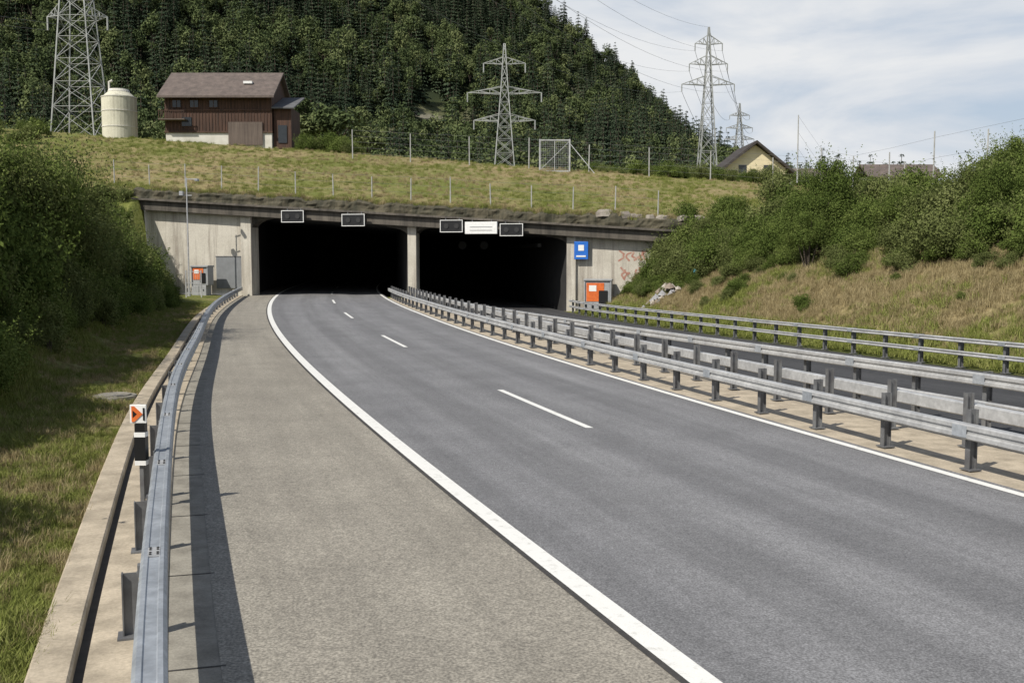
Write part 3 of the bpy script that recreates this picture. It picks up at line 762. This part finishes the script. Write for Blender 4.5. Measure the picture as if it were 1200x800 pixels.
for i in range(3):
    mt=M_leaf if i!=1 else M_leaf2
    ln=[((0,0,-.2),(rng.uniform(-.4,.4),rng.uniform(-.4,.4),rng.uniform(.9,1.5)),.03,.008) for _ in range(7)]
    parts=[clumpy(46,15000,1.0,1.15,.85,.042,mt,.5,.16,.36),stems(ln,M_bark)]
    k=40; b=rng.uniform(-.8,.8,size=(k,2)); pc=[]
    for j in range(k):
        top=np.array([b[j,0]*1.2,b[j,1]*1.2,1.5+rng.uniform(.0,.5)]); bot=np.array([b[j,0]*.7,b[j,1]*.7,.8])
        for q in np.linspace(0,1,40): pc.append(bot+(top-bot)*q+rng.normal(size=3)*.05*(1.3-q))
    pc=np.array(pc); parts.append(leafquads(pc,unit(rng.normal(size=pc.shape)+np.array([0,0,.5])),.042,.022,np.clip(rng.normal(.58,.2,len(pc)),0,1),mt))
    proto('tall_shrub_%d'%i,parts,cbt)
ct=bpy.data.collections.new('forest_variants')
for i in range(4):
    nl=800; z=rng.uniform(.06,1,nl); lay=np.floor(z*13)/13+.5/13; z=lay*.7+z*.3
    wv=.21*(1-z)**.8+.014; ang=rng.uniform(0,2*math.pi,nl); lob=1+.25*np.sin(ang*3+lay*20)+rng.normal(size=nl)*.12
    rr=wv*rng.uniform(.35,1.0,nl)**.6*lob; c=np.stack([np.cos(ang)*rr,np.sin(ang)*rr,z-rr*.35],1)
    out=np.stack([np.cos(ang),np.sin(ang),-.35+0*ang],1); nr=unit(np.stack([np.cos(ang)*.5,np.sin(ang)*.5,1+0*ang],1)+rng.normal(size=(nl,3))*.35)
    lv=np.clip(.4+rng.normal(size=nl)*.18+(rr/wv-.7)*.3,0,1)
    parts=[leafquads(c,nr,.085*(1.15-z),.045*(1.2-z),lv,M_con,out),stems([((0,0,-.05),(0,0,.95),.015,.003)],M_bark)]
    proto('conifer_%d'%i,parts,ct)
for i in range(4):
    p=clumpy(13,1000,.34,1.25,.56,.062,M_dec,.6)
    parts=[p,stems([((0,0,-.05),(0,0,.5),.025,.015),((0,0,.3),(.15,.05,.6),.014,.006),((0,0,.35),(-.14,-.08,.62),.014,.006),((0,0,.4),(.02,.14,.7),.012,.005)],M_bark)]
    proto('tree_broadleaf_%d'%i,parts,ct)
cg=bpy.data.collections.new('grass_variants'); cd=bpy.data.collections.new('drygrass_variants')
for i in range(4):
    for coll,mt,hh in ((cg,M_grass,.24),(cd,M_dry,.42)):
        nb=60; b=rng.normal(size=(nb,2))*.13; an=rng.uniform(0,6.28,nb); h=hh*rng.uniform(.4,1.2,nb); le=rng.normal(size=(nb,2))*.09
        v=[];f=[]
        for j in range(nb):
            w=.008; dx,dy=math.cos(an[j])*w,math.sin(an[j])*w
            x,y=b[j]; v+=[(x-dx,y-dy,-.02),(x+dx,y+dy,-.02),(x+le[j,0]*.4+dx*.7,y+le[j,1]*.4+dy*.7,h[j]*.6),(x+le[j,0]*1.3,y+le[j,1]*1.3,h[j]),(x+le[j,0]*.4-dx*.7,y+le[j,1]*.4-dy*.7,h[j]*.6)]; n=5*j; f+=[[n,n+1,n+2,n+4],[n+4,n+2,n+3]]
        lv=np.clip(np.repeat(rng.normal(.5,.22,nb),2),0,1)
        proto('tuft_%d'%i,[(np.array(v),f,lv,mt)],coll)
def scatter(name,pts,scl,coll,nvar,tilt=.1,vs=None,idx=None):
    n=len(pts); me=bpy.data.meshes.new(name); me.from_pydata([tuple(map(float,p)) for p in pts],[],[])
    a=me.attributes.new('scl','FLOAT_VECTOR','POINT'); s=np.array(scl,float)
    s3=np.stack([s,s,s*(np.ones(n) if vs is None else np.array(vs))],1); a.data.foreach_set('vector',s3.astype(np.float32).ravel())
    a=me.attributes.new('rot','FLOAT_VECTOR','POINT'); r=np.stack([rng.normal(size=n)*tilt,rng.normal(size=n)*tilt,rng.uniform(0,6.28,n)],1); a.data.foreach_set('vector',r.astype(np.float32).ravel())
    a=me.attributes.new('idx','INT','POINT'); ii=rng.integers(0,nvar,n) if idx is None else np.array(idx); a.data.foreach_set('value',ii.astype(np.int32))
    o=link(bpy.data.objects.new(name,me))
    ng=bpy.data.node_groups.new(name,'GeometryNodeTree')
    ng.interface.new_socket(name='Geometry',in_out='INPUT',socket_type='NodeSocketGeometry'); ng.interface.new_socket(name='Geometry',in_out='OUTPUT',socket_type='NodeSocketGeometry')
    gi=ng.nodes.new('NodeGroupInput');go=ng.nodes.new('NodeGroupOutput'); ip=ng.nodes.new('GeometryNodeInstanceOnPoints'); ci=ng.nodes.new('GeometryNodeCollectionInfo')
    ci.inputs['Collection'].default_value=coll; ci.inputs['Separate Children'].default_value=True; ci.inputs['Reset Children'].default_value=True
    ip.inputs['Pick Instance'].default_value=True
    def na(nm,dt,ty):
        x=ng.nodes.new('GeometryNodeInputNamedAttribute'); x.data_type=dt; x.inputs[0].default_value=nm
        return [q for q in x.outputs if q.type==ty and q.name=='Attribute'][0]
    ng.links.new(gi.outputs[0],ip.inputs['Points']); ng.links.new(ci.outputs[0],ip.inputs['Instance'])
    ng.links.new(na('idx','INT','INT'),ip.inputs['Instance Index']); ng.links.new(na('rot','FLOAT_VECTOR','VECTOR'),ip.inputs['Rotation']); ng.links.new(na('scl','FLOAT_VECTOR','VECTOR'),ip.inputs['Scale'])
    ng.links.new(ip.outputs[0],go.inputs[0])
    md=o.modifiers.new('scatter','NODES'); md.node_group=ng; return o

# left shrubs
offL=curve([(8,2.9),(12,2.9),(15,3.1),(20,3.3),(28,3.2),(45,2.9),(60,2.4),(72,4.0),(84,9.0)])
pts=[];sc=[];vs=[]
for _ in range(400):
    y=8+random.random()**.9*76; d=random.random()**1.1*8; x=G(y)-offL(y)-.7-d+.9*fbm(y*.3,1)
    s=random.uniform(.9,1.5)+.13*min(d,7)
    if d<1.2: s*=.62
    if y<16: s*=.75
    pts.append((x,y,zg(x,y)-.2)); sc.append(s); vs.append(random.uniform(.95,1.45))
for _ in range(80):
    y=random.uniform(58,87); x=random.uniform(-52,-31.5)
    pts.append((x,y,zg(x,y)-.2)); sc.append(random.uniform(.8,1.3)); vs.append(.9)
for _ in range(45):
    y=random.uniform(74,87.5); x=random.uniform(-41,-31.8)
    pts.append((x,y,zg(x,y)-.2)); sc.append(random.uniform(.9,1.4)); vs.append(.9)
scatter('roadside_shrubs',pts,sc,cb,5,.15,vs)
pts=[];sc=[];vs=[]
for i in range(34):
    y=21+i*1.15+random.uniform(-.6,.6); x=G(y)-offL(y)-random.uniform(2.4,5.5)
    s=random.uniform(2.1,2.8)*(1-.38*sstep(y,40,60))
    pts.append((x,y,zg(x,y)-.2)); sc.append(s); vs.append(random.uniform(1.0,1.3))
scatter('tall_roadside_shrubs',pts,sc,cbt,3,.1,vs)
pts=[];sc=[];vs=[]
for _ in range(430):
    y=random.uniform(24,80); lo=7.6-3.8*sstep(y,60,76); d=random.random()**1.1*12; x=T(y)+lo+d+2.0*fbm(y*.2,4)
    s=random.uniform(.75,1.5)*(1+.035*d)
    if d<1.5: s*=.65
    pts.append((x,y,zg(x,y)-.15)); sc.append(s); vs.append(random.uniform(.8,1.25))
for _ in range(34):
    y=random.uniform(26,76); x=T(y)+random.uniform(4,7); pts.append((x,y,zg(x,y)-.12)); sc.append(random.uniform(.3,.7)); vs.append(1)
scatter('bank_shrubs',pts,sc,cb,5,.15,vs)
pts=[];sc=[];vs=[]
for (x,y,s) in ((17.5,60,2.3),(18.7,62,2.6),(16.4,57,1.8),(21,56,1.7),(24.5,55,1.9),(27.5,56,2.2),(29.5,60,2.1),(33,60,2.3),(22.5,48,1.7),(26.5,50,2.0)):
    pts.append((x,y,zg(x,y)-.1)); sc.append(s); vs.append(random.uniform(.95,1.25))
scatter('tall_bank_shrubs',pts,sc,cbt,3,.1,vs)
pts=[];sc=[]
for _ in range(110):
    x=random.uniform(9,60); y=F(x)+random.uniform(29,42); pts.append((x,y,U(x,y)-.3)); sc.append(random.uniform(.7,1.5))
for _ in range(16):
    x=random.uniform(-24,-18); y=F(x)+random.uniform(30,38); pts.append((x,y,U(x,y)-.3)); sc.append(random.uniform(.9,1.9))
for _ in range(55):
    x=random.uniform(-75,-52); y=F(x)+random.uniform(6,30); pts.append((x,y,U(x,y)-.3)); sc.append(random.uniform(.8,1.5))
scatter('crest_shrubs',pts,sc,cb,5)
# forest
pts=[];sc=[];vs=[];ix=[]
n=0
while n<8200:
    y=225+random.random()**.9*355; x=random.uniform(-.60*y-20,.32*y+15)
    s=clamp((y-225)/325)
    if ridge(x)<17 and y>250: continue
    if rockf(x,y)>.4 and random.random()<.8: n+=1; continue
    con=random.random()<clamp(.42+.25*s+.9*fbm(x*.02,y*.02,2)); h=random.uniform(7.5,15.5)*(1 if con else .78)
    pts.append((x,y,U(x,y)-.5)); sc.append(h*1.1); vs.append(random.uniform(.95,1.3)); ix.append(random.randrange(4) if con else 4+random.randrange(4)); n+=1
for _ in range(420):
    y=random.uniform(165,235); x=random.uniform(-.6*y,.45*y)
    if abs(x+1.3)<6 and y<190: continue
    if abs(x-43)<8: continue
    pts.append((x,y,U(x,y)-.4)); sc.append(random.uniform(5,9)); vs.append(1); ix.append(4+random.randrange(4))
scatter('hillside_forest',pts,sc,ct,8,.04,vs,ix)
def ind_tree(x,y,h,k):
    src=ct.objects['tree_broadleaf_%d'%k]; o=bpy.data.objects.new('broadleaf_tree',src.data); o.location=(x,y,U(x,y)-.3); o.scale=(h*1.1,h*1.1,h); o.rotation_euler=(0,0,k*1.7); link(o)
ind_tree(-22.5,134,9.5,0); ind_tree(-26.0,138,9,1); ind_tree(-19.5,140,7,2); ind_tree(-47,145,8,3)

# grass
pts=[];sc=[]
for _ in range(20000):
    y=5.5+random.random()**1.8*65; x=G(y)-.98-random.random()**1.1*(offL(y)+1.2)
    g=fbm(x*.6,y*.6,2); 
    if g<-.35: continue
    pts.append((x,y,zg(x,y)-.01)); sc.append((.34+.5*clamp(g+.4))*random.uniform(.6,1.3)*(.7+.35*clamp((G(y)-x-1)/3)))
scatter('verge_grass',pts,sc,cg,4,.1)
pts=[];sc=[]
for _ in range(3000):
    y=5.5+random.random()**1.7*60; x=G(y)-.95-random.random()*3.2; pts.append((x,y,zg(x,y)-.01)); sc.append(random.uniform(.22,.48))
scatter('verge_dry_grass',pts,sc,cd,4,.15)
pts=[];sc=[];pd=[];sd=[]
for _ in range(12000):
    y=20+random.random()*60; d=random.random()*9; x=T(y)+.9+d
    if random.random()<dryR(x,y)*.97: pd.append((x,y,zg(x,y)-.02)); sd.append(random.uniform(.5,1.0))
    else: pts.append((x,y,zg(x,y)-.02)); sc.append(random.uniform(.7,1.5))
for _ in range(6000):
    x=random.uniform(-50,30); d=random.random()**1.3*30; y=F(x)+d; 
    if fbm(x*.09,y*.14,4)>.08 or random.random()<.3: pts.append((x,y,U(x,y)-.02)); sc.append(random.uniform(.5,1.3))
    else: pd.append((x,y,U(x,y)-.02)); sd.append(random.uniform(.35,.8))
for _ in range(1300):
    x=random.uniform(-31,15); p_=tuple(FP(x,random.uniform(-.4,.45),bt(x)-.02+.35*fbm(x*.7,0,1)))
    if random.random()<.5: pts.append(p_); sc.append(random.uniform(.5,1.7))
    else: pd.append(p_); sd.append(random.uniform(.5,1.1))
scatter('bank_grass',pts,sc,cg,4,.12); scatter('bank_dry_grass',pd,sd,cd,4,.15)

# ------------------------------------------------------------------ sky, sun, camera
EL=R(46)
sd_=Vector((.70,.714,-math.tan(EL))).normalized()
w=bpy.data.worlds.new('World'); scene.world=w; w.use_nodes=True; nt=w.node_tree; nt.nodes.clear()
out=N(nt,'ShaderNodeOutputWorld'); bg=N(nt,'ShaderNodeBackground'); bg.inputs[1].default_value=.10; nt.links.new(bg.outputs[0],out.inputs[0])
sk=N(nt,'ShaderNodeTexSky'); sk.sky_type='NISHITA'; sk.sun_disc=False; sk.sun_elevation=EL; sk.sun_rotation=math.atan2(-sd_.x,-sd_.y); sk.air_density=1.0; sk.dust_density=1.0
tc=N(nt,'ShaderNodeTexCoord'); mp=N(nt,'ShaderNodeMapping'); mp.inputs['Scale'].default_value=(1.6,1.6,6.5); nt.links.new(tc.outputs['Generated'],mp.inputs[0])
f=noise(nt,mp.outputs[0],1.5,9,.56); f.node.inputs['Distortion'].default_value=.5
sep=N(nt,'ShaderNodeSeparateXYZ'); nt.links.new(tc.outputs['Generated'],sep.inputs[0])
elev=ramp(nt,sep.outputs[2],[(.0,1),(.30,.95),(.55,.12)])
cl=ramp(nt,f,[(.34,.72),(.5,1)])
fac=mixc(nt,1.0,cl,elev,'MULTIPLY')
cc=ramp(nt,f,[(.36,(.60,.69,.82)),(.48,(.76,.81,.88)),(.60,(.95,.96,.97))])
sc_=N(nt,'ShaderNodeVectorMath',operation='SCALE'); nt.links.new(cc,sc_.inputs[0]); sc_.inputs['Scale'].default_value=8.8
col=mixc(nt,fac,sk.outputs[0],sc_.outputs[0])
nt.links.new(col,bg.inputs[0])
sl=bpy.data.lights.new('sun','SUN'); sl.energy=5.0; sl.angle=R(.5); sl.color=(1,.945,.85); so=bpy.data.objects.new('sun',sl); so.rotation_euler=sd_.to_track_quat('-Z','Y').to_euler(); so.location=(-30,-20,50); link(so)
cam=bpy.data.cameras.new('camera'); cam.lens=36; cam.sensor_width=36; cam.clip_start=.1; cam.clip_end=6000
co=bpy.data.objects.new('camera',cam); co.location=(0,0,3.25); co.rotation_euler=(R(90-4.72),0,0); link(co); scene.camera=co
scene.view_settings.view_transform='Standard'; scene.view_settings.look='None'; scene.view_settings.exposure=0
